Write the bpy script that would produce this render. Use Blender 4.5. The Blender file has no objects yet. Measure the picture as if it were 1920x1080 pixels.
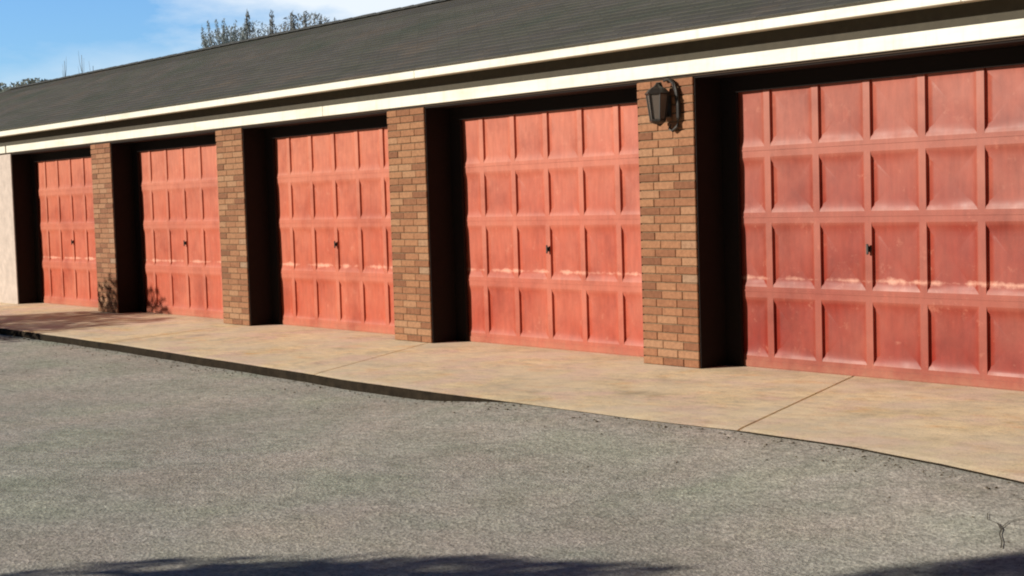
import bpy, bmesh, math, random
from mathutils import Vector, Matrix
sc = bpy.context.scene
COL = sc.collection
R = math.radians

# ------------------------------------------------------------------ helpers
def put(obj, label=None, cat=None, group=None, kind=None):
    if label: obj['label'] = label
    if cat: obj['category'] = cat
    if group: obj['group'] = group
    if kind: obj['kind'] = kind
    return obj

def empty(name, loc=(0, 0, 0), **kw):
    o = bpy.data.objects.new(name, None)
    o.location = loc
    o.empty_display_size = 0.2
    COL.objects.link(o)
    return put(o, **kw)

def mesh_obj(name, bm, mat, parent=None, smooth=False, loc=None, **kw):
    me = bpy.data.meshes.new(name)
    if smooth:
        for f in bm.faces: f.smooth = True
    bm.to_mesh(me); bm.free()
    me.materials.append(mat)
    o = bpy.data.objects.new(name, me)
    COL.objects.link(o)
    if parent: o.parent = parent
    if loc: o.location = loc
    return put(o, **kw)

def box(bm, x0, x1, y0, y1, z0, z1, bev=0.0):
    v = [bm.verts.new(p) for p in ((x0,y0,z0),(x1,y0,z0),(x1,y1,z0),(x0,y1,z0),
                                   (x0,y0,z1),(x1,y0,z1),(x1,y1,z1),(x0,y1,z1))]
    fs = [bm.faces.new([v[i] for i in q]) for q in ((3,2,1,0),(4,5,6,7),(0,1,5,4),(1,2,6,5),(2,3,7,6),(3,0,4,7))]
    if bev:
        es = list({e for f in fs for e in f.edges})
        bmesh.ops.bevel(bm, geom=es, offset=bev, segments=1, affect='EDGES')

def tube(bm, pts, rads, seg=7, cap=True):
    rings = []
    for i, p in enumerate(pts):
        p = Vector(p)
        a = Vector(pts[max(i-1, 0)]); b = Vector(pts[min(i+1, len(pts)-1)])
        t = (b-a).normalized()
        u = t.cross(Vector((0.13, 0.21, 1))) if abs(t.z) < .95 else t.cross(Vector((1, 0, 0)))
        u.normalize(); w = t.cross(u)
        rings.append([bm.verts.new(p + rads[i]*(math.cos(2*math.pi*k/seg)*u + math.sin(2*math.pi*k/seg)*w)) for k in range(seg)])
    for a, b in zip(rings, rings[1:]):
        for k in range(seg):
            bm.faces.new((a[k], a[(k+1) % seg], b[(k+1) % seg], b[k]))
    if cap:
        bm.faces.new(rings[0][::-1]); bm.faces.new(rings[-1])

# ------------------------------------------------------------------ materials
class NM:
    def __init__(s, name):
        s.m = bpy.data.materials.new(name); s.m.use_nodes = True
        s.t = s.m.node_tree; s.n = s.t.nodes; s.l = s.t.links
        s.b = s.n['Principled BSDF']
    def node(s, typ, **kw):
        n = s.n.new(typ)
        for k, v in kw.items():
            if k.startswith('i_'):
                n.inputs[k[2:].replace('_', ' ')].default_value = v
            else: setattr(n, k, v)
        return n
    def link(s, a, b): s.l.new(a, b)
    def coord(s, kind='Object', scale=(1, 1, 1), rot=(0, 0, 0)):
        c = s.node('ShaderNodeTexCoord'); mp = s.node('ShaderNodeMapping')
        mp.inputs['Scale'].default_value = scale; mp.inputs['Rotation'].default_value = rot
        s.link(c.outputs[kind], mp.inputs['Vector']); return mp.outputs['Vector']
    def noise(s, vec, scale, detail=4, rough=.55, out='Fac'):
        n = s.node('ShaderNodeTexNoise'); n.inputs['Scale'].default_value = scale
        n.inputs['Detail'].default_value = detail; n.inputs['Roughness'].default_value = rough
        if vec is not None: s.link(vec, n.inputs['Vector'])
        return n.outputs[out]
    def ramp(s, fac, stops):
        r = s.node('ShaderNodeValToRGB'); e = r.color_ramp.elements
        while len(e) < len(stops): e.new(.5)
        for el, (p, c) in zip(e, stops):
            el.position = p; el.color = c if len(c) == 4 else (*c, 1)
        s.link(fac, r.inputs['Fac']); return r.outputs['Color']
    def mix(s, fac, a, b, mode='MIX'):
        m = s.node('ShaderNodeMix', data_type='RGBA', blend_type=mode)
        for sock, v in ((m.inputs[0], fac), (m.inputs[6], a), (m.inputs[7], b)):
            if hasattr(v, 'links') or hasattr(v, 'is_linked'): s.link(v, sock)
            else: sock.default_value = v if not isinstance(v, tuple) or len(v) == 4 else (*v, 1)
        return m.outputs[2]
    def math(s, op, a, b=None):
        m = s.node('ShaderNodeMath', operation=op)
        for sock, v in ((m.inputs[0], a), (m.inputs[1], b)):
            if v is None: continue
            if hasattr(v, 'is_linked'): s.link(v, sock)
            else: sock.default_value = v
        return m.outputs[0]
    def bump(s, h, strength=.3, dist=.01, normal=None):
        b = s.node('ShaderNodeBump'); b.inputs['Strength'].default_value = strength
        b.inputs['Distance'].default_value = dist
        s.link(h, b.inputs['Height'])
        if normal is not None: s.link(normal, b.inputs['Normal'])
        s.link(b.outputs['Normal'], s.b.inputs['Normal']); return b.outputs['Normal']
    def col(s, c):
        if hasattr(c, 'is_linked'): s.link(c, s.b.inputs['Base Color'])
        else: s.b.inputs['Base Color'].default_value = (*c, 1)
    def rough(s, r, spec=.5):
        if hasattr(r, 'is_linked'): s.link(r, s.b.inputs['Roughness'])
        else: s.b.inputs['Roughness'].default_value = r
        s.b.inputs['Specular IOR Level'].default_value = spec

def m_door():
    M = NM('red_door_paint'); v = M.coord()
    oi = M.node('ShaderNodeObjectInfo')
    base = oi.outputs['Color']
    big = M.noise(v, 1.3, 4, .6)
    fine = M.noise(M.coord(scale=(1, 1, .18)), 26, 4, .65)
    # sun-bleached paint: patchy, worse on the upper sections
    sz = M.node('ShaderNodeSeparateXYZ'); M.link(v, sz.inputs[0])
    up = M.math('MULTIPLY', M.math('SUBTRACT', sz.outputs['Z'], 1.0), .22)
    f = M.math('ADD', big, up)
    pale = M.mix(.20, base, (.56, .27, .18))
    deep = M.mix(1.0, base, (.88, .66, .60), 'MULTIPLY')
    c = M.ramp(f, [(.25, (0, 0, 0)), (.75, (1, 1, 1))])
    c = M.mix(c, deep, pale)
    grime = M.ramp(fine, [(.3, (.86, .84, .84)), (.7, (1.08, 1.08, 1.08))])
    c = M.mix(1.0, c, grime, 'MULTIPLY')
    # mud splashed along the foot of the door
    sep = M.node('ShaderNodeSeparateXYZ'); M.link(v, sep.inputs[0])
    low = M.math('SUBTRACT', .16, sep.outputs['Z'])
    low = M.math('MULTIPLY', low, 7.0)
    sp = M.math('MULTIPLY', low, M.noise(v, 9, 5, .7))
    sp = M.ramp(sp, [(.2, (0, 0, 0)), (.75, (.55, .55, .55))])
    c = M.mix(sp, c, (.33, .17, .10))
    # sun glints painted as pale patches at the foot of third-row panels
    band = M.math('SUBTRACT', 1.0, M.math('MULTIPLY', M.math('ABSOLUTE', M.math('SUBTRACT', sep.outputs['Z'], .665)), 9.0))
    sn = M.noise(M.coord(scale=(1, 1, 1.4)), 5.5, 5, .65)
    oir = M.node('ShaderNodeMapping'); M.link(v, oir.inputs['Vector']); M.link(oi.outputs['Location'], oir.inputs['Location'])
    sn2 = M.noise(oir.outputs[0], 2.9, 6, .70)
    sc_ = M.math('MULTIPLY', band, M.math('ADD', M.math('MULTIPLY', sn2, .9), M.math('MULTIPLY', sn, .1)))
    sc_ = M.ramp(sc_, [(.43, (0, 0, 0)), (.55, (.8, .8, .8))])
    c = M.mix(sc_, c, M.mix(.5, base, (.95, .60, .46)))
    # the proud rails and stiles have weathered paler than the panels
    pr = M.node('ShaderNodeMapRange'); M.link(sep.outputs['Y'], pr.inputs['Value'])
    pr.inputs['From Min'].default_value = .0005; pr.inputs['From Max'].default_value = .006
    pr.inputs['To Min'].default_value = .10; pr.inputs['To Max'].default_value = 0
    c = M.mix(pr.outputs[0], c, (.66, .36, .27))
    # flaked and sun-spotted paint all over
    fl = M.ramp(M.noise(oir.outputs[0], 11, 6, .72), [(.60, (0, 0, 0)), (.72, (.5, .5, .5))])
    c = M.mix(fl, c, M.mix(.4, base, (.72, .36, .25)))
    dk = M.ramp(M.noise(oir.outputs[0], 2.3, 5, .65), [(.28, (.74, .62, .60)), (.5, (1, 1, 1)), (.72, (1.10, 1.10, 1.08))])
    c = M.mix(1.0, c, dk, 'MULTIPLY')
    M.col(c); M.rough(M.ramp(M.noise(v, 6, 4), [(.3, (.40,)*3), (.7, (.52,)*3)]), .27)
    n1 = M.noise(v, 3.2, 2, .4)
    n2 = M.noise(v, 60, 3, .6)
    h = M.math('ADD', M.math('MULTIPLY', n1, 1.0), M.math('MULTIPLY', n2, .03))
    M.bump(h, .13, .015)
    return M.m

def m_brick():
    M = NM('orange_brick'); v = M.coord()
    g = M.node('ShaderNodeNewGeometry'); oi = M.node('ShaderNodeObjectInfo')
    c = M.ramp(g.outputs['Random Per Island'], [(0, (.185, .080, .046)), (.22, (.25, .112, .062)), (.5, (.295, .137, .076)),
                                                (.8, (.315, .155, .086)), (.95, (.34, .185, .11)), (1, (.30, .19, .13))])
    c = M.mix(1.0, c, M.ramp(M.noise(v, 30, 5, .7), [(.3, (.72, .70, .68)), (.7, (1.15, 1.15, 1.12))]), 'MULTIPLY')
    c = M.mix(1.0, c, oi.outputs['Color'], 'MULTIPLY')
    M.col(c); M.rough(.9, .2); M.bump(M.noise(v, 90, 5, .7), .5, .006)
    return M.m

def m_flat(name, c, rough=.6, spec=.4, nscale=14, amt=.12, bump=.15, dist=.004):
    M = NM(name); v = M.coord()
    lo = tuple(x*(1-amt) for x in c); hi = tuple(min(1, x*(1+amt)) for x in c)
    M.col(M.ramp(M.noise(v, nscale, 5, .65), [(.3, lo), (.7, hi)]))
    M.rough(rough, spec); M.bump(M.noise(v, nscale*4, 4), bump, dist)
    return M.m

def m_white():
    M = NM('white_trim_paint'); v = M.coord(scale=(.25, 1, 1))
    c = M.ramp(M.noise(v, 5, 6, .65), [(.28, (.56, .53, .44)), (.5, (.69, .67, .59)), (.75, (.75, .735, .66))])
    dr = M.ramp(M.noise(M.coord(scale=(9, 9, .7)), 1.6, 5, .7), [(.52, (0, 0, 0)), (.78, (.55, .55, .55))])
    c = M.mix(dr, c, (.50, .45, .34))
    M.col(c); M.rough(.5, .4); M.bump(M.noise(v, 8, 3), .3, .01)
    return M.m

def m_roof():
    M = NM('grey_shingles'); v = M.coord(scale=(1, 1.076, 1))
    br = M.node('ShaderNodeTexBrick'); M.link(v, br.inputs['Vector'])
    br.offset = .5; br.inputs['Scale'].default_value = 1
    br.inputs['Brick Width'].default_value = .33; br.inputs['Row Height'].default_value = .1345
    br.inputs['Mortar Size'].default_value = .004; br.inputs['Bias'].default_value = 0
    br.inputs['Color1'].default_value = (.072, .071, .066, 1); br.inputs['Color2'].default_value = (.090, .088, .082, 1)
    br.inputs['Mortar'].default_value = (.04, .04, .036, 1)
    n = M.noise(M.coord(), .9, 5, .65)
    tint = M.ramp(n, [(.33, (.78, .88, .78)), (.46, (.98, .98, .9)), (.56, (1.04, 1.0, 1.0)), (.66, (1.22, 1.06, .97))])
    c = M.mix(1.0, br.outputs['Color'], tint, 'MULTIPLY')
    c = M.mix(1.0, c, M.ramp(M.noise(M.coord(), 150, 3, .7), [(.3, (.7,)*3), (.7, (1.25,)*3)]), 'MULTIPLY')
    M.col(c); M.rough(.95, .15); M.bump(M.noise(M.coord(), 160, 3), .6, .004)
    return M.m

def m_asphalt():
    M = NM('worn_asphalt'); v = M.coord()
    vo = M.node('ShaderNodeTexVoronoi'); vo.inputs['Scale'].default_value = 58; M.link(v, vo.inputs['Vector'])
    sep = M.node('ShaderNodeSeparateColor'); M.link(vo.outputs['Color'], sep.inputs[0])
    stone = M.ramp(sep.outputs[0], [(0, (.29, .282, .256)), (.4, (.385, .372, .338)), (.8, (.46, .444, .402)), (1, (.56, .53, .46))])
    vo2 = M.node('ShaderNodeTexVoronoi'); vo2.inputs['Scale'].default_value = 170; M.link(v, vo2.inputs['Vector'])
    sep2 = M.node('ShaderNodeSeparateColor'); M.link(vo2.outputs['Color'], sep2.inputs[0])
    small = M.ramp(sep2.outputs[0], [(0, (.25, .242, .22)), (.5, (.40, .386, .35)), (1, (.52, .49, .42))])
    c = M.mix(.5, stone, small)
    big = M.noise(v, .55, 5, .6)
    c = M.mix(1.0, c, M.ramp(big, [(.3, (.86, .86, .83)), (.5, (1, 1, 1)), (.7, (1.12, 1.08, 1.03))]), 'MULTIPLY')
    mid = M.noise(v, 3.2, 5, .65)
    c = M.mix(1.0, c, M.ramp(mid, [(.3, (.84, .87, .82)), (.5, (1, 1, .98)), (.68, (1.12, 1.10, 1.10))]), 'MULTIPLY')
    hue = M.noise(M.coord(rot=(0, 0, .7)), 1.15, 3, .5)
    c = M.mix(1.0, c, M.ramp(hue, [(.32, (.95, 1.01, .95)), (.5, (1, 1, 1)), (.66, (1.05, .995, 1.0))]), 'MULTIPLY')
    grit = M.noise(v, 27, 4, .8)
    c = M.mix(1.0, c, M.ramp(grit, [(.32, (.60, .60, .59)), (.5, (1.02, 1.02, 1.02)), (.70, (1.42, 1.42, 1.42))]), 'MULTIPLY')
    lum = M.noise(M.coord(scale=(1, 2, 1), rot=(0, 0, .2)), 9, 4, .6)
    c = M.mix(1.0, c, M.ramp(lum, [(.3, (.86, .86, .86)), (.5, (1, 1, 1)), (.7, (1.12, 1.12, 1.12))]), 'MULTIPLY')
    # scattered dark oil and damp patches
    pt = M.ramp(M.noise(v, 1.7, 6, .7), [(.66, (0, 0, 0)), (.76, (.5, .5, .5))])
    c = M.mix(pt, c, (.22, .205, .175))
    M.col(c); M.rough(.92, .25)
    h = M.math('ADD', vo.outputs['Distance'], M.math('MULTIPLY', vo2.outputs['Distance'], .5))
    M.bump(h, .5, .005)
    return M.m

def m_concrete():
    M = NM('stained_concrete'); v = M.coord()
    n = M.noise(v, 1.4, 6, .62)
    c = M.ramp(n, [(.28, (.56, .46, .30)), (.42, (.74, .60, .38)), (.58, (.86, .70, .46)), (.78, (.78, .54, .27))])
    st = M.ramp(M.noise(M.coord(scale=(1, 1.6, 1)), 2.6, 5, .7), [(.52, (0, 0, 0)), (.70, (.75, .75, .75))])
    c = M.mix(st, c, (.74, .42, .16))
    gr = M.ramp(M.noise(M.coord(rot=(0, 0, 1)), 2.1, 6, .7), [(.50, (0, 0, 0)), (.68, (.85, .85, .85))])
    c = M.mix(gr, c, (.50, .435, .33))
    pk = M.ramp(M.noise(M.coord(rot=(0, 0, 2)), 1.7, 4, .6), [(.48, (0, 0, 0)), (.62, (.9, .9, .9))])
    c = M.mix(pk, c, (.74, .55, .44))
    blot = M.noise(M.coord(scale=(1, 1.8, 1), rot=(0, 0, .3)), 5.5, 6, .72)
    c = M.mix(1.0, c, M.ramp(blot, [(.28, (.68, .66, .63)), (.45, (1.0, .99, .98)), (.6, (1.14, 1.14, 1.14)), (.75, (1.32, 1.3, 1.24))]), 'MULTIPLY')
    # dirt washed along the foot of the wall
    sw = M.node('ShaderNodeSeparateXYZ'); M.link(v, sw.inputs[0])
    dw = M.math('MULTIPLY', M.math('ADD', sw.outputs['Y'], .45), 1.3)
    dw = M.ramp(M.math('MULTIPLY', dw, M.noise(v, 4, 5, .7)), [(.15, (0, 0, 0)), (.6, (.55, .55, .55))])
    c = M.mix(dw, c, (.40, .33, .24))
    c = M.mix(1.0, c, M.ramp(M.noise(v, 60, 5, .8), [(.3, (.70,)*3), (.5, (1.0,)*3), (.7, (1.18,)*3)]), 'MULTIPLY')
    c = M.mix(M.ramp(M.noise(M.coord(rot=(0, 0, 1.7)), 1.2, 4, .6), [(.38, (0, 0, 0)), (.6, (.5, .5, .5))]), c, (.80, .70, .55))
    # pitted grain and small dark spots
    pit = M.ramp(M.noise(v, 22, 6, .8), [(.33, (.70, .68, .64)), (.44, (1, 1, 1))])
    c = M.mix(1.0, c, pit, 'MULTIPLY')
    oil = M.ramp(M.noise(M.coord(rot=(0, 0, .9)), 1.05, 6, .66), [(.63, (0, 0, 0)), (.72, (.6, .6, .6))])
    c = M.mix(oil, c, (.34, .285, .215))
    M.col(c); M.rough(.9, .2); M.bump(M.noise(v, 45, 5, .7), .4, .006)
    return M.m

def m_leaf(name, c0, c1, c2):
    M = NM(name); g = M.node('ShaderNodeNewGeometry')
    M.col(M.ramp(g.outputs['Random Per Island'], [(0, c0), (.5, c1), (1, c2)]))
    M.rough(.7, .25)
    tr = M.node('ShaderNodeBsdfTranslucent'); ms = M.node('ShaderNodeMixShader'); ms.inputs[0].default_value = .42
    src = M.b.inputs['Base Color'].links[0].from_socket
    M.link(src, tr.inputs['Color']); M.link(M.b.outputs[0], ms.inputs[1]); M.link(tr.outputs[0], ms.inputs[2])
    M.link(ms.outputs[0], M.n['Material Output'].inputs['Surface'])
    return M.m

GRIT = m_leaf('grit_brown', (.06, .045, .03), (.16, .12, .075), (.34, .30, .24))
DOOR = m_door(); BRICK = m_brick(); WHITE = m_white(); ROOF = m_roof()
ASPH = m_asphalt(); CONC = m_concrete()
MORTAR = m_flat('mortar', (.20, .135, .085), .95, .1, 40, .3, .4)
BROWN = m_flat('brown_board', (.062, .054, .040), .8, .2)
SOFF = m_flat('brown_soffit', (.62, .53, .40), .8, .2)
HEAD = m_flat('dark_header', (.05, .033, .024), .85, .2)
REVEAL_SHADE = m_flat('painted_reveal_shade', (.012, .007, .006), .8, .2)  # near-black colour standing in for shade in the door openings
CRACK = m_flat('crack_dirt', (.12, .11, .09), .95, .1)
PALE = m_flat('pale_masonry_paint', (.46, .385, .345), .8, .2, 6, .18)
PALEBARK = m_flat('pale_bark', (.34, .37, .38), .95, .1, 20, .2)
RIDGE = m_flat('ridge_cap_shingles', (.085, .085, .080), .95, .15, 20, .3, .5)
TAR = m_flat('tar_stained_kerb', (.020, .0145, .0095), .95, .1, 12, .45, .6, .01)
BLACK = m_flat('black_metal', (.018, .014, .012), .45, .5)
BARK = m_flat('bark', (.13, .12, .11), .95, .1, 20, .3, .6, .02)
GRASS = m_flat('rough_grass', (.07, .09, .035), .95, .1, 3, .35, .5, .05)
GLASS = NM('frosted_lamp_glass'); GLASS.col((.17, .14, .12)); GLASS.rough(.25, .6)
GLASS.b.inputs['Transmission Weight'].default_value = .35; GLASS = GLASS.m
LEAF_FAR = m_leaf('hazed_grey_green_needles', (.26, .29, .31), (.30, .32, .33), (.33, .33, .325))  # distance haze painted into the foliage colour
LEAF_FAN = m_leaf('hazed_blue_green_needles', (.24, .30, .33), (.28, .33, .35), (.31, .34, .345))  # paled and blued for haze as well
LEAF_HEDGE = m_leaf('hazed_green_leaves', (.22, .25, .225), (.24, .265, .24), (.26, .275, .245))  # lightened in colour for distance haze too
LEAF_NEAR = m_leaf('green_leaves', (.04, .07, .025), (.06, .10, .035), (.10, .13, .05))

# ------------------------------------------------------------------ dimensions
L = 3.35; PW = .585; OPEN = L - PW; D = .32; HO = 2.158
ZF = 2.283; ZS = 2.412; OV = .20; EZ = 2.502; RY = 3.0; RZ = 3.74
XL, XR = -20.685, 6.70           # building ends

# ------------------------------------------------------------------ ground
EDGE = [(-60, -1.8), (-21, -1.8), (-9.3, -1.8), (-7.3, -1.805), (-4, -1.905), (-1.7, -2.02), (.25, -2.0), (1.36, -2.0),
        (2.15, -1.915), (2.89, -1.935), (3.5, -2.06), (3.97, -2.19), (6, -2.7), (9, -3.3), (14, -3.6), (40, -4)]
def edge_y(x):
    for (a, ya), (b, yb) in zip(EDGE, EDGE[1:]):
        if a <= x <= b:
            return ya + (yb-ya)*(x-a)/(b-a) + .010*math.sin(x*1.9) + .003*math.sin(x*5.1+1)
    return -2
def smooth(t): t = max(0, min(1, t)); return t*t*(3-2*t)
def drop(x):                     # step from the apron down to the asphalt
    return -(.007 + .065*(1-smooth((x+.9)/1.3)) + .006*smooth((x-2.0)/.3))
def asph_z(x, off):
    e = drop(x); k = smooth(off/1.5)
    return e*(1-k) + -.10*k + .012*math.sin(x*.9+off*.7)*k
xs = [-60, -45, -35, -28] + [-22 + .25*i for i in range(int(30/.25)+1)] + [10, 13, 18, 25, 40]
offs = [0, .06, .15, .3, .5, .8, 1.2, 1.7, 2.3, 3, 4, 6, 9, 14, 22, 35]
bm = bmesh.new()
grid = [[bm.verts.new((x, edge_y(x)-o, asph_z(x, o))) for o in offs] for x in xs]
for a, b in zip(grid, grid[1:]):
    for j in range(len(offs)-1):
        bm.faces.new((a[j+1], b[j+1], b[j], a[j]))
mesh_obj('asphalt_yard', bm, ASPH, smooth=True, kind='structure')

# raised concrete apron in slabs with slanted joints
def joint(x0):                   # x at wall, x at edge
    return x0, x0
CUTS = [(-60, -60), (-17.3, -16.6), (-10.6, -9.9), (-7.15, -6.3), (-3.66, -2.18), (1.13, 2.11), (6.2, 7.2), (40, 40)]
bm = bmesh.new()
g = .010
for (wa, ea), (wb, eb) in zip(CUTS, CUTS[1:]):
    n = max(2, int((wb-wa)/.12)); prev = None
    for i in range(n+1):
        t = i/n
        xw = wa+g + (wb-wa-2*g)*t; xe = ea+g + (eb-ea-2*g)*t
        col = []
        for s in (0, .25, .5, .75, .97, 1.0):
            y0 = .40; y1 = edge_y(xe)
            x = xw + (xe-xw)*s; y = y0 + (y1-y0)*s
            col.append(bm.verts.new((x, y, -.004 if s == 1 else .0)))
        col.append(bm.verts.new((xe, edge_y(xe)+.0, -.05)))
        if prev:
            for j in range(len(col)-1):
                bm.faces.new((prev[j], prev[j+1], col[j+1], col[j]))
        if i in (0, n):
            base = [bm.verts.new((v.co.x, v.co.y, -.05)) for v in col[:-1]]
            for j in range(len(base)-1):
                q = [col[j], col[j+1], base[j+1], base[j]]
                bm.faces.new(q if i == 0 else q[::-1])
        prev = col
mesh_obj('pavement', bm, CONC, kind='structure')
# tarry kerb face below the concrete
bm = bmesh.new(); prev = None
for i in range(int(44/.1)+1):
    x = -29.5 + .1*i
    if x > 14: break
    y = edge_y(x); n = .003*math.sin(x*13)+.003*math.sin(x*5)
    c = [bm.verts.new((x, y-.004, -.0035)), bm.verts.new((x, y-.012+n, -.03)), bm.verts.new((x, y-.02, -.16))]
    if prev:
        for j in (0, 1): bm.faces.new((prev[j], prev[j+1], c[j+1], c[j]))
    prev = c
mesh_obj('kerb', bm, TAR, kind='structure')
# joint filler below the slabs
bm = bmesh.new(); box(bm, -59, 39, -1.7, .39, -.3, -.035)
mesh_obj('pavement_bedding', bm, TAR, kind='structure')
# open ground out to the horizon
bm = bmesh.new()
v = [bm.verts.new(p) for p in ((-900, -900, -.32), (900, -900, -.32), (900, 900, -.32), (-900, 900, -.32))]
bm.faces.new(v)
mesh_obj('ground', bm, GRASS, kind='structure')
# forked crack in the asphalt near the right edge
def crack(bm, pts, w):
    prev = None
    for i, (x, y) in enumerate(pts):
        off = edge_y(x)-y; z = asph_z(x, off)+.004
        a = pts[max(0, i-1)]; b = pts[min(len(pts)-1, i+1)]
        d = Vector((b[0]-a[0], b[1]-a[1])).normalized(); nn = Vector((-d.y, d.x))*w*(.6+.5*math.sin(i*2.3+1)**2)
        c = [bm.verts.new((x+nn.x, y+nn.y, z)), bm.verts.new((x-nn.x, y-nn.y, z))]
        if prev: bm.faces.new((prev[0], prev[1], c[1], c[0]))
        prev = c
bm = bmesh.new()
crack(bm, [(4.47, -3.10), (4.43, -3.03), (4.37, -2.95), (4.34, -2.89), (4.285, -2.83)], .0035)
crack(bm, [(4.33, -2.885), (4.31, -2.79), (4.33, -2.70), (4.30, -2.60)], .003)
crack(bm, [(4.285, -2.83), (4.22, -2.80), (4.17, -2.72)], .0025)
mesh_obj('asphalt_crack', bm, CRACK, kind='structure')

# loose grit and leaf crumbs collected along the kerb
bm = bmesh.new(); r = random.Random(12)
for _ in range(900):
    x = r.uniform(-12, 5.5); o = .01 + abs(r.gauss(0, .10)) if r.random() < .75 else r.uniform(0, 1.6)
    y = edge_y(x) - .02 - o; z = asph_z(x, o+.02); q = r.uniform(.004, .011)*(1 if o < .5 else .8)
    p = [Vector((r.uniform(-1, 1), r.uniform(-1, 1), 0)).normalized()*q*r.uniform(.7, 1.3) for _ in range(3)]
    a = r.uniform(0, 6.28)
    base = [bm.verts.new((x+q*math.cos(a+t)*r.uniform(.7, 1.4), y+q*math.sin(a+t)*r.uniform(.7, 1.4), z)) for t in (0, 1.57, 3.14, 4.71)]
    top = bm.verts.new((x+r.uniform(-.3, .3)*q, y+r.uniform(-.3, .3)*q, z+q*r.uniform(.5, .9)))
    for k in range(4): bm.faces.new((base[k], base[(k+1) % 4], top))
mesh_obj('grit', bm, GRIT, label='loose brown grit and leaf crumbs gathered along the kerb edge', cat='grit', kind='stuff')

# ------------------------------------------------------------------ garage building
garage = empty('garage_building', (0, 0, 0), cat='garage',
               label='long low brick garage row with red panelled doors and grey shingle roof')
# brick pier mesh (origin: right front foot)
rnd = random.Random(4)
bm = bmesh.new(); PD = .44; CH = HO/34; gap = .008
for r in range(34):
    z0 = r*CH + gap/2; z1 = (r+1)*CH - gap/2
    lens = [.215, .215, PW-.43] if r % 2 == 0 else [PW-.43, .215, .215]
    x = -PW
    for k, w in enumerate(lens):
        xa = x + (.0018 if k else 0); xb = x + w - (.0018 if k < 2 else 0); x += w
        if k == 1:
            j = rnd.uniform(-.002, .002); box(bm, xa, xb, j, PD, z0, z1, .004)
        else:
            ys = [0, .215, PD] if r % 2 else [0, .1025, .3175, PD]
            for a, b in zip(ys, ys[1:]):
                j = rnd.uniform(-.002, .002) if a == 0 else 0
                box(bm, xa, xb, a + (gap/2 if a else j), b - (gap/2 if b < PD else 0), z0, z1, .004)
pier_me = None
bmm = bmesh.new(); box(bmm, -PW+.011, -.011, .011, PD-.002, .001, HO-.001)
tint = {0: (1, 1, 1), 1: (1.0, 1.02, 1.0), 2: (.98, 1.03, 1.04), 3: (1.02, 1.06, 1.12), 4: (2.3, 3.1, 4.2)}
for k in (-2, -1, 0, 1, 2, 3):
    if pier_me is None:
        p = mesh_obj('brick_pier', bm, BRICK, garage); pier_me = p.data
        mo = mesh_obj('mortar', bmm, MORTAR, p); mo_me = mo.data
    else:
        p = bpy.data.objects.new('brick_pier', pier_me); COL.objects.link(p); p.parent = garage
        mo = bpy.data.objects.new('mortar', mo_me); COL.objects.link(mo); mo.parent = p
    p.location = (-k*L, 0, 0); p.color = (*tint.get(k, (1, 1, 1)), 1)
bm = bmesh.new(); box(bm, XL+.125, -4*L, 0, PD, -.02, HO, .006)
mesh_obj('painted_wall', bm, PALE, garage, label='plain pale grey painted end wall')
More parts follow.
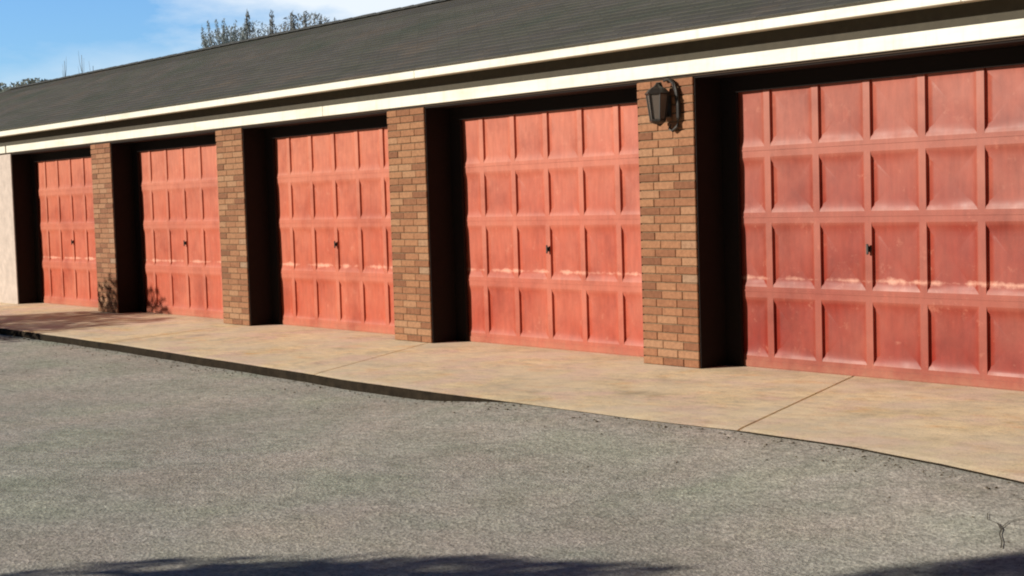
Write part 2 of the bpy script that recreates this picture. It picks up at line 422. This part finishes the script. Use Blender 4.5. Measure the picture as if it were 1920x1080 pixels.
# sectional door mesh (origin: left foot of the opening, on the door plane)
ROWS = [(.085, .522), (.600, 1.068), (1.146, 1.552), (1.630, 2.075)]
P0, PIT, PN = .012, .441, .386
PROF = [0, .005, .008, .0095, .0105]      # top, right and foot of a panel
PROFL = [0, .026, .026, .009, .0105]      # groove along the left edge
INL = [0, .002, .017, .022, .06]; INR = [0, .014, .030, .05, .085]; INV = [0, .026, .046, .07, .10]
TT = (0, .02, .10, .25, .5, .75, .90, .98)
def build_door(seed):
    rr = random.Random(seed); bm = bmesh.new()
    zs = [0.0]; 
    for a, b in ROWS: zs += [a, b]
    zs += [HO-.002]
    xsd = [0.0]
    for k in range(6): xsd += [P0+k*PIT, P0+k*PIT+PN]
    xsd += [OPEN]
    V = {}
    def vert(x, y, z):
        key = (round(x, 5), round(y, 5), round(z, 5))
        if key not in V: V[key] = bm.verts.new((x, y, z))
        return V[key]
    for i in range(len(xsd)-1):
        for j in range(len(zs)-1):
            x0, x1, z0, z1 = xsd[i], xsd[i+1], zs[j], zs[j+1]
            if i % 2 == 1 and j % 2 == 1:
                rings = []
                tx, tz = rr.uniform(-.003, .003), rr.uniform(-.002, .004)
                dent = rr.uniform(.3, 1.0)
                for dep, depl, il, ir, iv in zip(PROF, PROFL, INL, INR, INV):
                    ring = []
                    a, b, c, d = x0+il, x1-ir, z0+iv*.8, z1-iv
                    for t in TT: ring.append((a+(b-a)*t, c))
                    for t in TT: ring.append((b, c+(d-c)*t))
                    for t in TT: ring.append((b-(b-a)*t, d))
                    for t in TT: ring.append((a, d-(d-c)*t))
                    out = []
                    for (px, pz) in ring:
                        base = depl if px < a+1e-5 and c+.004 < pz < d-.004 else dep
                        u = (px-x0)/PN-.5; w = (pz-z0)/(z1-z0)-.5
                        yy = base
                        if dep > .006:
                            f = (dep-.005)/.0055 if base == dep else 0
                            yy += f*(tx*u*2 + tz*w*2 + (.001*dent)*math.sin(3.1*(u+w)+seed+i))
                            # kicked-in foot of the panel, third row from the top
                            if j == 3: yy += f*.011*dent*max(0, -w*2)**2*max(.15, u+.6)
                        if dep == 0: out.append(vert(px, yy, pz))
                        else: out.append(bm.verts.new((px, yy, pz)))
                    rings.append(out)
                for ri, (ra, rb) in enumerate(zip(rings, rings[1:])):
                    for t in range(len(ra)):
                        f = bm.faces.new((ra[t], ra[(t+1) % len(ra)], rb[(t+1) % len(ra)], rb[t])); f.smooth = ri > 0
                c = rings[-1]; cen = sum((q.co for q in c), Vector())/len(c); cv = bm.verts.new(cen)
                for t in range(len(c)):
                    f = bm.faces.new((c[t], c[(t+1) % len(c)], cv)); f.smooth = True
            else:
                # split the flat stiles and rails like the panel borders so the mesh stays joined
                ring = []
                nx = TT if i % 2 == 1 else (0,); nz = TT if j % 2 == 1 else (0,)
                for t in nx: ring.append((x0+(x1-x0)*t, z0))
                for t in nz: ring.append((x1, z0+(z1-z0)*t))
                for t in nx: ring.append((x1-(x1-x0)*t, z1))
                for t in nz: ring.append((x0, z1-(z1-z0)*t))
                bm.faces.new([vert(px, 0, pz) for px, pz in ring])
    # section joints: thin proud lips on the rails, and the door's back
    for z in (.56, 1.105, 1.595):
        box(bm, .002, OPEN-.002, -.004, .003, z+.004, z+.016)
    box(bm, 0, OPEN, .052, .056, .0, HO-.002)
    # rubber-less foot rail, a few mm proud
    box(bm, .002, OPEN-.002, -.006, .003, .006, .052)
    return bm
hb = bmesh.new()
for k in range(0): pass
def handle_bm():
    b = bmesh.new()
    tube(b, [(0, 0, 0), (0, -.010, 0)], [.022, .019], 14)
    tube(b, [(0, -.010, 0), (0, -.019, 0)], [.008, .008], 8)
    box(b, -.010, .010, -.028, -.018, -.036, .036, .004)
    return b
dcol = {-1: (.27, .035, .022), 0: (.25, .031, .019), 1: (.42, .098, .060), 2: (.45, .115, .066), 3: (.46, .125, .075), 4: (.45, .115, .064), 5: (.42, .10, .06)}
hand_me = None
for k in range(-1, 5):
    d = mesh_obj('garage_door', build_door(20+k), DOOR, garage, loc=(-k*L, D, 0))
    d.color = (*dcol[k], 1)
    if hand_me is None:
        h = mesh_obj('door_handle', handle_bm(), BLACK, d); hand_me = h.data
    else:
        h = bpy.data.objects.new('door_handle', hand_me); COL.objects.link(h); h.parent = d
    h.location = (P0+3*PIT-.020, 0, .885 if k != 1 else .86)

# added near-black boards that paint the shade inside each opening
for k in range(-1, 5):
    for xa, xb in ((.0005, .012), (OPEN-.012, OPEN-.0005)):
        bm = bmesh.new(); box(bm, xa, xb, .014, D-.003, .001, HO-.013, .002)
        mesh_obj('jamb_shade_board', bm, REVEAL_SHADE, garage, loc=(-k*L, 0, 0))
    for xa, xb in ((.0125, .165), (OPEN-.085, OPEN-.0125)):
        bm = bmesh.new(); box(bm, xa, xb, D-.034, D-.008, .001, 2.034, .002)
        mesh_obj('side_shade_board', bm, REVEAL_SHADE, garage, loc=(-k*L, 0, 0))
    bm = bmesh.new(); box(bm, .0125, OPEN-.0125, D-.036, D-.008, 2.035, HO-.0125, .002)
    mesh_obj('header_shade_board', bm, REVEAL_SHADE, garage, loc=(-k*L, 0, 0))
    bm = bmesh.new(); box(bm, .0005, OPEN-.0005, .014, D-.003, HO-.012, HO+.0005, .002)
    mesh_obj('head_shade_board', bm, REVEAL_SHADE, garage, loc=(-k*L, 0, 0))
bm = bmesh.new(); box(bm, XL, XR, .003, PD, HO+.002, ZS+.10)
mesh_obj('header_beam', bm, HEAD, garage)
# white frieze in two lengths with an open joint
for a, b in ((XL-.02, -13.53), (-13.49, -5.02), (-5.016, XR+.02)):
    bm = bmesh.new(); box(bm, a, b, -.022, .001, HO+.019, ZF-.007, .004)
    mesh_obj('frieze_board', bm, WHITE, garage)
bm = bmesh.new(); box(bm, XL-.02, XR+.02, -.012, .001, ZF-.004, ZS+.02)
mesh_obj('brown_board', bm, BROWN, garage)
bm = bmesh.new(); box(bm, XL-.3, XR+.3, -OV+.026, -.0125, ZS, ZS+.012)
mesh_obj('soffit', bm, SOFF, garage)
for a, b in ((XL-.32, -9.7), (-9.697, -3.2), (-3.197, 2.4), (2.403, XR+.32)):
    bm = bmesh.new(); box(bm, a, b, -OV, -OV+.025, ZS-.012, EZ-.012, .004)
    mesh_obj('fascia_board', bm, WHITE, garage)
# shingled roof: stepped courses on both slopes
bm = bmesh.new()
run = RY+OV+.03; sl = (RZ-EZ)/(RY+OV); n = 26
XA, XB = XL-.36, XR+.36
for sgn in (1, -1):
    for i in range(n):
        ya = -OV-.03 + run*i/n; yb = -OV-.03 + run*(i+1)/n
        za = EZ - .012 + sl*(ya+OV); zb = EZ - .012 + sl*(yb+OV)
        def Y(y): return y if sgn == 1 else 2*RY-y
        q = [bm.verts.new(p) for p in ((XA, Y(ya), za), (XB, Y(ya), za), (XB, Y(ya), za+.010), (XA, Y(ya), za+.010), (XB, Y(yb), zb+.004), (XA, Y(yb), zb+.004))]
        for idx in ((0, 1, 2, 3), (3, 2, 4, 5)):
            bm.faces.new([q[t] for t in (idx if sgn == 1 else idx[::-1])])
# underside
e0 = EZ-.012
q = [bm.verts.new(p) for p in ((XA, -OV-.03, e0-.012), (XB, -OV-.03, e0-.012), (XB, RY, RZ-.035), (XA, RY, RZ-.035), (XB, 2*RY+OV+.03, e0-.012), (XA, 2*RY+OV+.03, e0-.012))]
bm.faces.new((q[3], q[2], q[1], q[0])); bm.faces.new((q[5], q[4], q[2], q[3]))
roof = mesh_obj('roof', bm, ROOF, garage)
bm = bmesh.new(); x = XA
while x < XB:
    w = .28; t = .004 + .006*((int(x*10)) % 2)
    v = [bm.verts.new(p) for p in ((x, RY-.14, RZ-.035-.0), (x+w+.02, RY-.14, RZ-.04), (x+w+.02, RY, RZ+.022), (x, RY, RZ+.012+t), (x+w+.02, RY+.14, RZ-.04), (x, RY+.14, RZ-.035))]
    bm.faces.new((v[0], v[1], v[2], v[3])); bm.faces.new((v[3], v[2], v[4], v[5]))
    x += w
mesh_obj('ridge_cap', bm, RIDGE, roof)
# end walls with gables, and the back wall
for x0, x1 in ((XL-.0, XL+.12), (XR-.0, XR+.12)):
    bm = bmesh.new()
    pts = [(PD+.003, -.05), (6.0, -.05), (6.0, 2.40), (RY, RZ-.09), (PD+.003, 2.60)]
    a = [bm.verts.new((x0, y, z)) for y, z in pts]; b = [bm.verts.new((x1, y, z)) for y, z in pts]
    bm.faces.new(a); bm.faces.new(b[::-1])
    for i in range(5): bm.faces.new((a[i], b[i], b[(i+1) % 5], a[(i+1) % 5])[::-1])
    bmesh.ops.recalc_face_normals(bm, faces=bm.faces)
    mesh_obj('gable_wall', bm, BRICK, garage)
bm = bmesh.new(); box(bm, XL+.125, XR-.005, 5.85, 5.97, -.05, 2.42)
mesh_obj('back_wall', bm, BRICK, garage)

# ------------------------------------------------------------------ wall lantern on the nearest full pier
lan = empty('wall_lantern', (-.258, 0, 1.955), cat='lamp', label='small dark metal wall lantern mounted high on the brick pier between two red doors')
lan.scale = (1.2, 1.2, 1.12)
b = bmesh.new(); box(b, -.035, .035, -.016, 0.002, -.075, .075, .006)
mesh_obj('backplate', b, BLACK, lan)
b = bmesh.new()
tube(b, [(0, -.012, -.04), (0, -.04, -.10), (0, -.075, -.125), (0, -.09, -.115)], [.009, .009, .009, .010], 8)
mesh_obj('lower_arm', b, BLACK, lan); b = bmesh.new()
tube(b, [(0, -.012, .05), (0, -.035, .10), (0, -.065, .155), (0, -.09, .15), (0, -.09, .135)], [.009, .009, .010, .010, .008], 8)
mesh_obj('upper_arm', b, BLACK, lan)
b = bmesh.new()
tube(b, [(-.01, -.02, .17), (.035, -.022, .178), (.075, -.022, .15), (.10, -.022, .09), (.112, -.022, .0), (.112, -.022, -.08), (.10, -.022, -.14), (.06, -.022, -.165), (.03, -.022, -.145), (.045, -.022, -.12)],
     [.008, .011, .013, .015, .016, .015, .013, .011, .009, .006], 8)
mesh_obj('scroll_bracket', b, BLACK, lan)
def loft(b, prof, seg=6, cy=-.09, rot=.5):
    rings = [[b.verts.new((r*math.cos(2*math.pi*(k+rot)/seg), cy + r*math.sin(2*math.pi*(k+rot)/seg), z)) for k in range(seg)] for r, z in prof]
    for p, q in zip(rings, rings[1:]):
        for k in range(seg): b.faces.new((p[k], p[(k+1) % seg], q[(k+1) % seg], q[k]))
    b.faces.new(rings[0][::-1]); b.faces.new(rings[-1])
b = bmesh.new(); loft(b, [(.078, .078), (.082, .085), (.055, .115), (.025, .132), (.012, .145), (.004, .155)])
mesh_obj('lantern_cap', b, BLACK, lan)
b = bmesh.new(); loft(b, [(.045, -.085), (.066, .076)])
mesh_obj('glass_body', b, GLASS, lan)
b = bmesh.new()
for k in range(6):
    a = 2*math.pi*(k+.5)/6
    tube(b, [(.048*math.cos(a), -.09+.048*math.sin(a), -.088), (.070*math.cos(a), -.09+.070*math.sin(a), .079)], [.005, .005], 5)
loft(b, [(.02, -.118), (.045, -.105), (.054, -.096), (.054, -.087)])
mesh_obj('lantern_frame', b, BLACK, lan)

# ------------------------------------------------------------------ trees
def leaves(bm, r, c, rad, n, size, up=0.0, shell=.0):
    for _ in range(n):
        while True:
            p = Vector((r.uniform(-1, 1), r.uniform(-1, 1), r.uniform(-1, 1)))
            if shell <= p.length <= 1: break
        p = Vector((c[0]+p.x*rad[0], c[1]+p.y*rad[1], c[2]+p.z*rad[2]))
        a = Vector((r.gauss(0, 1), r.gauss(0, 1), r.gauss(0, 1)+up)).normalized()
        b2 = a.cross(Vector((r.gauss(0, 1), r.gauss(0, 1), r.gauss(0, 1)))).normalized()
        s = size*r.uniform(.6, 1.3); w = s*(.42 if up < 1 else .26)
        v = [bm.verts.new(p + q) for q in (-a*s, b2*w, a*s, -b2*w)]
        bm.faces.new(v)

def tree(name, loc, trunk, limbs, blobs, leaf, seed, label, cat='tree', group=None):
    """trunk: [(x,y,z,r)..]; limbs: list of such chains; blobs: (centre, radii, count, leaf size, up)"""
    t = empty(name, loc, label=label, cat=cat, group=group); r = random.Random(seed)
    b = bmesh.new()
    for ch in [trunk]+limbs:
        tube(b, [c[:3] for c in ch], [c[3] for c in ch], 7)
    mesh_obj('trunk', b, BARK, t, smooth=True)
    b = bmesh.new()
    for c, rad, n, s, up in blobs: leaves(b, r, c, rad, n, s, up)
    mesh_obj('crown', b, leaf, t)
    return t

# slim upright trees showing over the roof ridge
slim = [(-27.61, 6.38, .18, 'tallest slim dark tree rising above the roof ridge', 1.0),
        (-26.29, 6.20, .18, 'slim grey tree above the ridge, second of the four upright tops', .8),
        (-25.36, 6.10, .17, 'slim grey tree above the ridge, third of the four upright tops', .9),
        (-24.67, 6.02, .12, 'shortest slim tree above the ridge, nearest the right end of its clump', .7)]
for i, (x, top, w, lab, dens) in enumerate(slim):
    r = random.Random(50+i); bl = []; limbs = []
    top += .32
    for k in range(12):
        f = k/11; z = 2.6 + (top-.10-2.6)*f
        ww = w*3.4*(1-f)**.8 + .06
        bl.append(((r.uniform(-.04, .04), r.uniform(-.04, .04), z), (ww, ww, .30), int(190*dens*(1.15-.75*f)), .06, 2.2))
    for k in range(26):
        z = 3.0 + (top-.45-3.0)*k/26; f = k/26; a = r.uniform(0, 6.28); ww = w*2.4*(1-f)**.8+.06
        limbs.append([(0, 0, z-.15, .014), (.55*ww*math.cos(a), .55*ww*math.sin(a), z+.12, .009), (.95*ww*math.cos(a), .95*ww*math.sin(a), z+.5, .003)])
    tree('slim_tree', (x, 12, -.32), [(0, 0, 0, .13), (.03, 0, 2, .10), (0, .02, 4.5, .045), (0, 0, top+.08, .008)], limbs, bl, LEAF_FAR, 60+i, lab,
         group='slim trees behind the garage roof')
# fan of leaning branches at the left of the clump
limbs, bl = [], []
rr = random.Random(7)
tips = [(-1.25, 6.05), (-1.05, 6.20), (-.80, 6.38), (-.62, 6.30), (-.30, 6.10), (-.05, 6.32), (.20, 6.10), (.42, 6.22), (.70, 6.0), (1.05, 5.98), (1.35, 6.02), (-.95, 5.95), (.05, 6.0)]
for (tx, tz) in tips:
    y = rr.uniform(-.3, .3); tz += .32
    mid = (tx*.5+.12, y*.5, 5.2)
    limbs.append([(0, 0, 3.2, .06), (*mid, .03), (tx*.85, y, tz-.4, .014), (tx, y, tz, .004)])
    for k in range(7):
        f = k/6
        bl.append(((mid[0]+(tx-mid[0])*f, mid[1]+(y-mid[1])*f, 5.2+(tz-.05-5.2)*f), (.17-.12*f, .17-.12*f, .2), int(80-55*f), .05, 1.5))
bl.append(((-.15, 0, 5.46), (1.45, .6, 1.12), 3000, .06, 1.2))
bl.append(((1.2, .1, 5.46), (1.3, .6, 1.08), 2200, .06, 1.2))
tree('fan_tree', (-28.65, 12, -.32), [(0, 0, 0, .16), (.05, 0, 1.5, .12), (0, 0, 3.3, .08)], limbs, bl, LEAF_FAN, 71,
     'bushy tree with leaning feathery branches fanning out above the roof ridge')
# low bushy tree filling the foot of the clump
rr = random.Random(8); bl = [((-.1, 0, 5.42), (1.75, .8, 1.20), 4200, .06, 1.0)]; limbs = []
for tx in (-1.5, -1.15, -.8, -.45, -.1, .3, .65, 1.0, 1.35):
    tz = 6.22 + rr.uniform(-.06, .16) - .06*abs(tx)
    limbs.append([(0, 0, 2.6, .05), (tx*.6, 0, 4.6, .03), (tx, .05, tz, .004)])
    for k in range(4): bl.append(((tx*(.9+.1*k/3), .03, tz-.5+.14*k), (.14-.03*k, .14-.03*k, .16), 60-10*k, .05, 1.6))
tree('bushy_tree', (-25.6, 12.6, -.32), [(0, 0, 0, .14), (.05, 0, 2, .1), (0, 0, 4.2, .05)], limbs, bl, LEAF_FAR, 72,
     'low bushy grey green tree barely topping the ridge among the slim trees')
# dense trees beyond the far left end of the roof
for i, (x, top, w) in enumerate(((-47.2, 6.22, 2.9), (-43.6, 6.02, 2.9), (-40.4, 5.74, 2.7))):
    h = top+.32
    tree('broad_tree', (x, 12+.4*i, -.32), [(0, 0, 0, .22), (.06, 0, 1.8, .17), (0, 0, 3.6, .09)],
         [[(0, 0, 2, .09), (1.0, 0, 3.4, .05), (1.6, .2, 4.4, .02)], [(0, 0, 2, .09), (-1.0, .2, 3.3, .05), (-1.7, .1, 4.3, .02)], [(0, 0, 3.3, .08), (.1, 0, 4.4, .05), (0, 0, h-.4, .015)]],
         [((0, 0, h-1.5), (w, 1.3, 1.5), 9000, .085, .2), ((-1.0, 0, h-1.9), (1.5, 1.1, 1.3), 1500, .085, .2), ((1.1, 0, h-1.8), (1.4, 1.1, 1.3), 1500, .085, .2)],
         LEAF_HEDGE, 80+i,
         ('dense dark tree at the far left edge behind the roof end', 'dense dark tree just left of the roof ridge end, middle of three', 'lowest dark tree touching the left end of the roof ridge')[i],
         group='dense trees beyond the roof end')
# thin leafless trees over them
for i, (x, top, lab) in enumerate(((-44.45, 6.35, 'thin bare tree, leftmost above the far trees'), (-42.93, 6.42, 'thin bare tree, middle one above the far trees'), (-42.0, 5.95, 'short thin bare tree, right one above the far trees'))):
    t = empty('bare_tree', (x, 14, -.32), label=lab, cat='tree', group='thin bare trees on the skyline')
    b = bmesh.new(); r = random.Random(90+i); H = top+.75
    tube(b, [(0, 0, 0), (.04, 0, 3), (-.03, 0, 5), (0, 0, H)], [.05, .04, .026, .008], 6)
    for k in range(14):
        z = 3.2 + (H-3.6)*k/14; a = r.uniform(0, 6.28); l = r.uniform(.3, .7)*(1.1-k/16)
        tube(b, [(0, 0, z), (l*.5*math.cos(a), l*.5*math.sin(a), z+.35), (l*.7*math.cos(a), l*.7*math.sin(a), z+.8)], [.011, .007, .003], 4)
    mesh_obj('trunk', b, PALEBARK, t)

# trees and shrubs standing to the left of the photographer, seen only by the shade they throw
tree('shade_tree', (-.35, -11.0, -.10), [(0, 0, 0, .09), (.03, .02, 1.0, .07), (.05, .0, 1.9, .05), (.12, -.4, 2.7, .025), (.17, -.64, 3.4, .01)],
     [[(0, 0, 1.2, .04), (.3, .2, 1.8, .025), (.5, .45, 2.3, .01)], [(0, 0, 1.3, .04), (-.35, .2, 1.9, .025), (-.5, .3, 2.4, .01)], [(0, 0, 1.5, .04), (.2, -.3, 2.2, .02), (.1, -.5, 2.7, .01)]],
     [((-.03, .14, 2.20), (.46, .46, .40), 1100, .055, .2), ((-.40, .05, 2.12), (.40, .36, .30), 330, .055, .2), ((.06, -.02, 2.5), (.32, .32, .24), 220, .055, .2),
      ((.12, -.66, 3.25), (.20, .20, .20), 200, .055, .2), ((.20, -.62, 3.4), (.20, .20, .18), 170, .055, .2)], LEAF_NEAR, 31,
     'young leafy tree with a small upper tuft, standing left of the photographer')
tree('shade_shrub', (-12.3, -5.0, -.10), [(0, 0, 0, .10), (.05, 0, .7, .08), (0, 0, 1.5, .05)],
     [[(0, 0, .5, .05), (.6, .1, 1.2, .03), (1.3, .1, 1.5, .01)], [(0, 0, .5, .05), (-.5, -.1, 1.3, .03), (-.7, 0, 2.1, .01)], [(0, 0, .8, .05), (.1, .3, 1.4, .03), (.1, .5, 1.8, .01)]],
     [((-.6, 0, 1.85), (.75, .7, .68), 1500, .06, .2), ((.8, 0, 1.45), (.95, .7, .62), 1300, .06, .2), ((1.75, .1, 1.15), (.8, .7, .50), 800, .06, .2), ((0, -.2, 1.1), (1.3, .7, .55), 800, .06, .2)], LEAF_NEAR, 33,
     'broad leafy shrub standing by the kerb beyond the left edge', 'shrub')

# ------------------------------------------------------------------ light, sky, camera
EL = R(19.0); AZ = math.atan2(-.5, -.866)
S = Vector((math.sin(AZ)*math.cos(EL), math.cos(AZ)*math.cos(EL), math.sin(EL)))
ld = bpy.data.lights.new('sun', 'SUN'); ld.energy = 5.0; ld.angle = R(.5); ld.color = (1, .93, .80)
lo = bpy.data.objects.new('sun', ld); COL.objects.link(lo)
lo.rotation_euler = S.to_track_quat('Z', 'Y').to_euler()

SKYHI = 2.3; SKYTINT = (.66, .97, 1.38); CLOUD = (14.0, 15.3, 16.5, 1)
w = bpy.data.worlds.new('World'); sc.world = w; w.use_nodes = True
nt = w.node_tree; N = nt.nodes; Lk = nt.links
bg = N['Background']
sky = N.new('ShaderNodeTexSky'); sky.sky_type = 'NISHITA'; sky.sun_disc = False
sky.sun_elevation = EL; sky.sun_rotation = AZ % (2*math.pi); sky.altitude = 100
sky.air_density = 1.0; sky.dust_density = .6; sky.ozone_density = 2.0
tc = N.new('ShaderNodeTexCoord')
def vmath(op, a, b=None):
    n = N.new('ShaderNodeVectorMath'); n.operation = op
    for s_, v_ in ((n.inputs[0], a), (n.inputs[1], b)):
        if v_ is None: continue
        if hasattr(v_, 'is_linked'): Lk.new(v_, s_)
        else: s_.default_value = v_
    return n
def fmath(op, a, b=None, clamp=False):
    n = N.new('ShaderNodeMath'); n.operation = op; n.use_clamp = clamp
    for s_, v_ in ((n.inputs[0], a), (n.inputs[1], b)):
        if v_ is None: continue
        if hasattr(v_, 'is_linked'): Lk.new(v_, s_)
        else: s_.default_value = v_
    return n.outputs[0]
def cloud(direction, width, squash):
    d = Vector(direction).normalized()
    df = vmath('SUBTRACT', tc.outputs['Generated'], tuple(d))
    sc_ = vmath('MULTIPLY', df.outputs[0], (1, 1, squash))
    ln = vmath('LENGTH', sc_.outputs[0]).outputs['Value']
    return fmath('SUBTRACT', 1.0, fmath('DIVIDE', ln, width))
nz = N.new('ShaderNodeTexNoise'); nz.inputs['Scale'].default_value = 9; nz.inputs['Detail'].default_value = 6; nz.inputs['Roughness'].default_value = .55
mp = N.new('ShaderNodeMapping'); mp.inputs['Scale'].default_value = (1, 1, 3.0)
Lk.new(tc.outputs['Generated'], mp.inputs['Vector']); Lk.new(mp.outputs[0], nz.inputs['Vector'])
nzf = fmath('MULTIPLY', fmath('SUBTRACT', nz.outputs['Fac'], .5), 1.6)
m1 = fmath('MULTIPLY', fmath('ADD', cloud((-.835, .534, .142), .13, 2.0), nzf), 1.9, True)
m2 = fmath('MULTIPLY', fmath('ADD', cloud((-.90, .42, .075), .20, 6.0), nzf), .7, True)
mask = fmath('MAXIMUM', m1, m2)
# sky boosted towards the camera view and dimmed elsewhere to keep shadow fill low
wd = vmath('DOT_PRODUCT', tc.outputs['Generated'], tuple(Vector((-.83, .54, .10)).normalized())).outputs['Value']
mr = N.new('ShaderNodeMapRange'); mr.interpolation_type = 'SMOOTHSTEP'
mr.inputs['From Min'].default_value = .45; mr.inputs['From Max'].default_value = .95
mr.inputs['To Min'].default_value = .15; mr.inputs['To Max'].default_value = SKYHI
Lk.new(wd, mr.inputs['Value'])
tint = vmath('MULTIPLY', sky.outputs[0], SKYTINT)
sc2 = N.new('ShaderNodeVectorMath'); sc2.operation = 'SCALE'
Lk.new(tint.outputs[0], sc2.inputs[0]); Lk.new(mr.outputs[0], sc2.inputs['Scale'])
mx = N.new('ShaderNodeMix'); mx.data_type = 'RGBA'
Lk.new(mask, mx.inputs[0]); Lk.new(sc2.outputs[0], mx.inputs[6]); mx.inputs[7].default_value = CLOUD
Lk.new(mx.outputs[2], bg.inputs['Color'])
bg.inputs['Strength'].default_value = .05

cd = bpy.data.cameras.new('camera'); cam = bpy.data.objects.new('camera', cd); COL.objects.link(cam)
fw = Vector((-.771495, .633304, -.061001)); rt = Vector((.635639, .771371, -.030819)); up = Vector((-.027537, .062551, .997662))
m = Matrix((rt, up, -fw)).transposed().to_4x4(); m.translation = Vector((7.56516, -7.98307, 1.31129))
cam.matrix_world = m
cd.sensor_width = 36; cd.lens = 2769.874/1920*36; cd.clip_start = .05; cd.clip_end = 3000
sc.camera = cam

sc.view_settings.view_transform = 'Standard'; sc.view_settings.look = 'None'
sc.view_settings.exposure = 0.3; sc.view_settings.gamma = 1
sc.cycles.use_denoising = True
sc.cycles.filter_width = 2.0
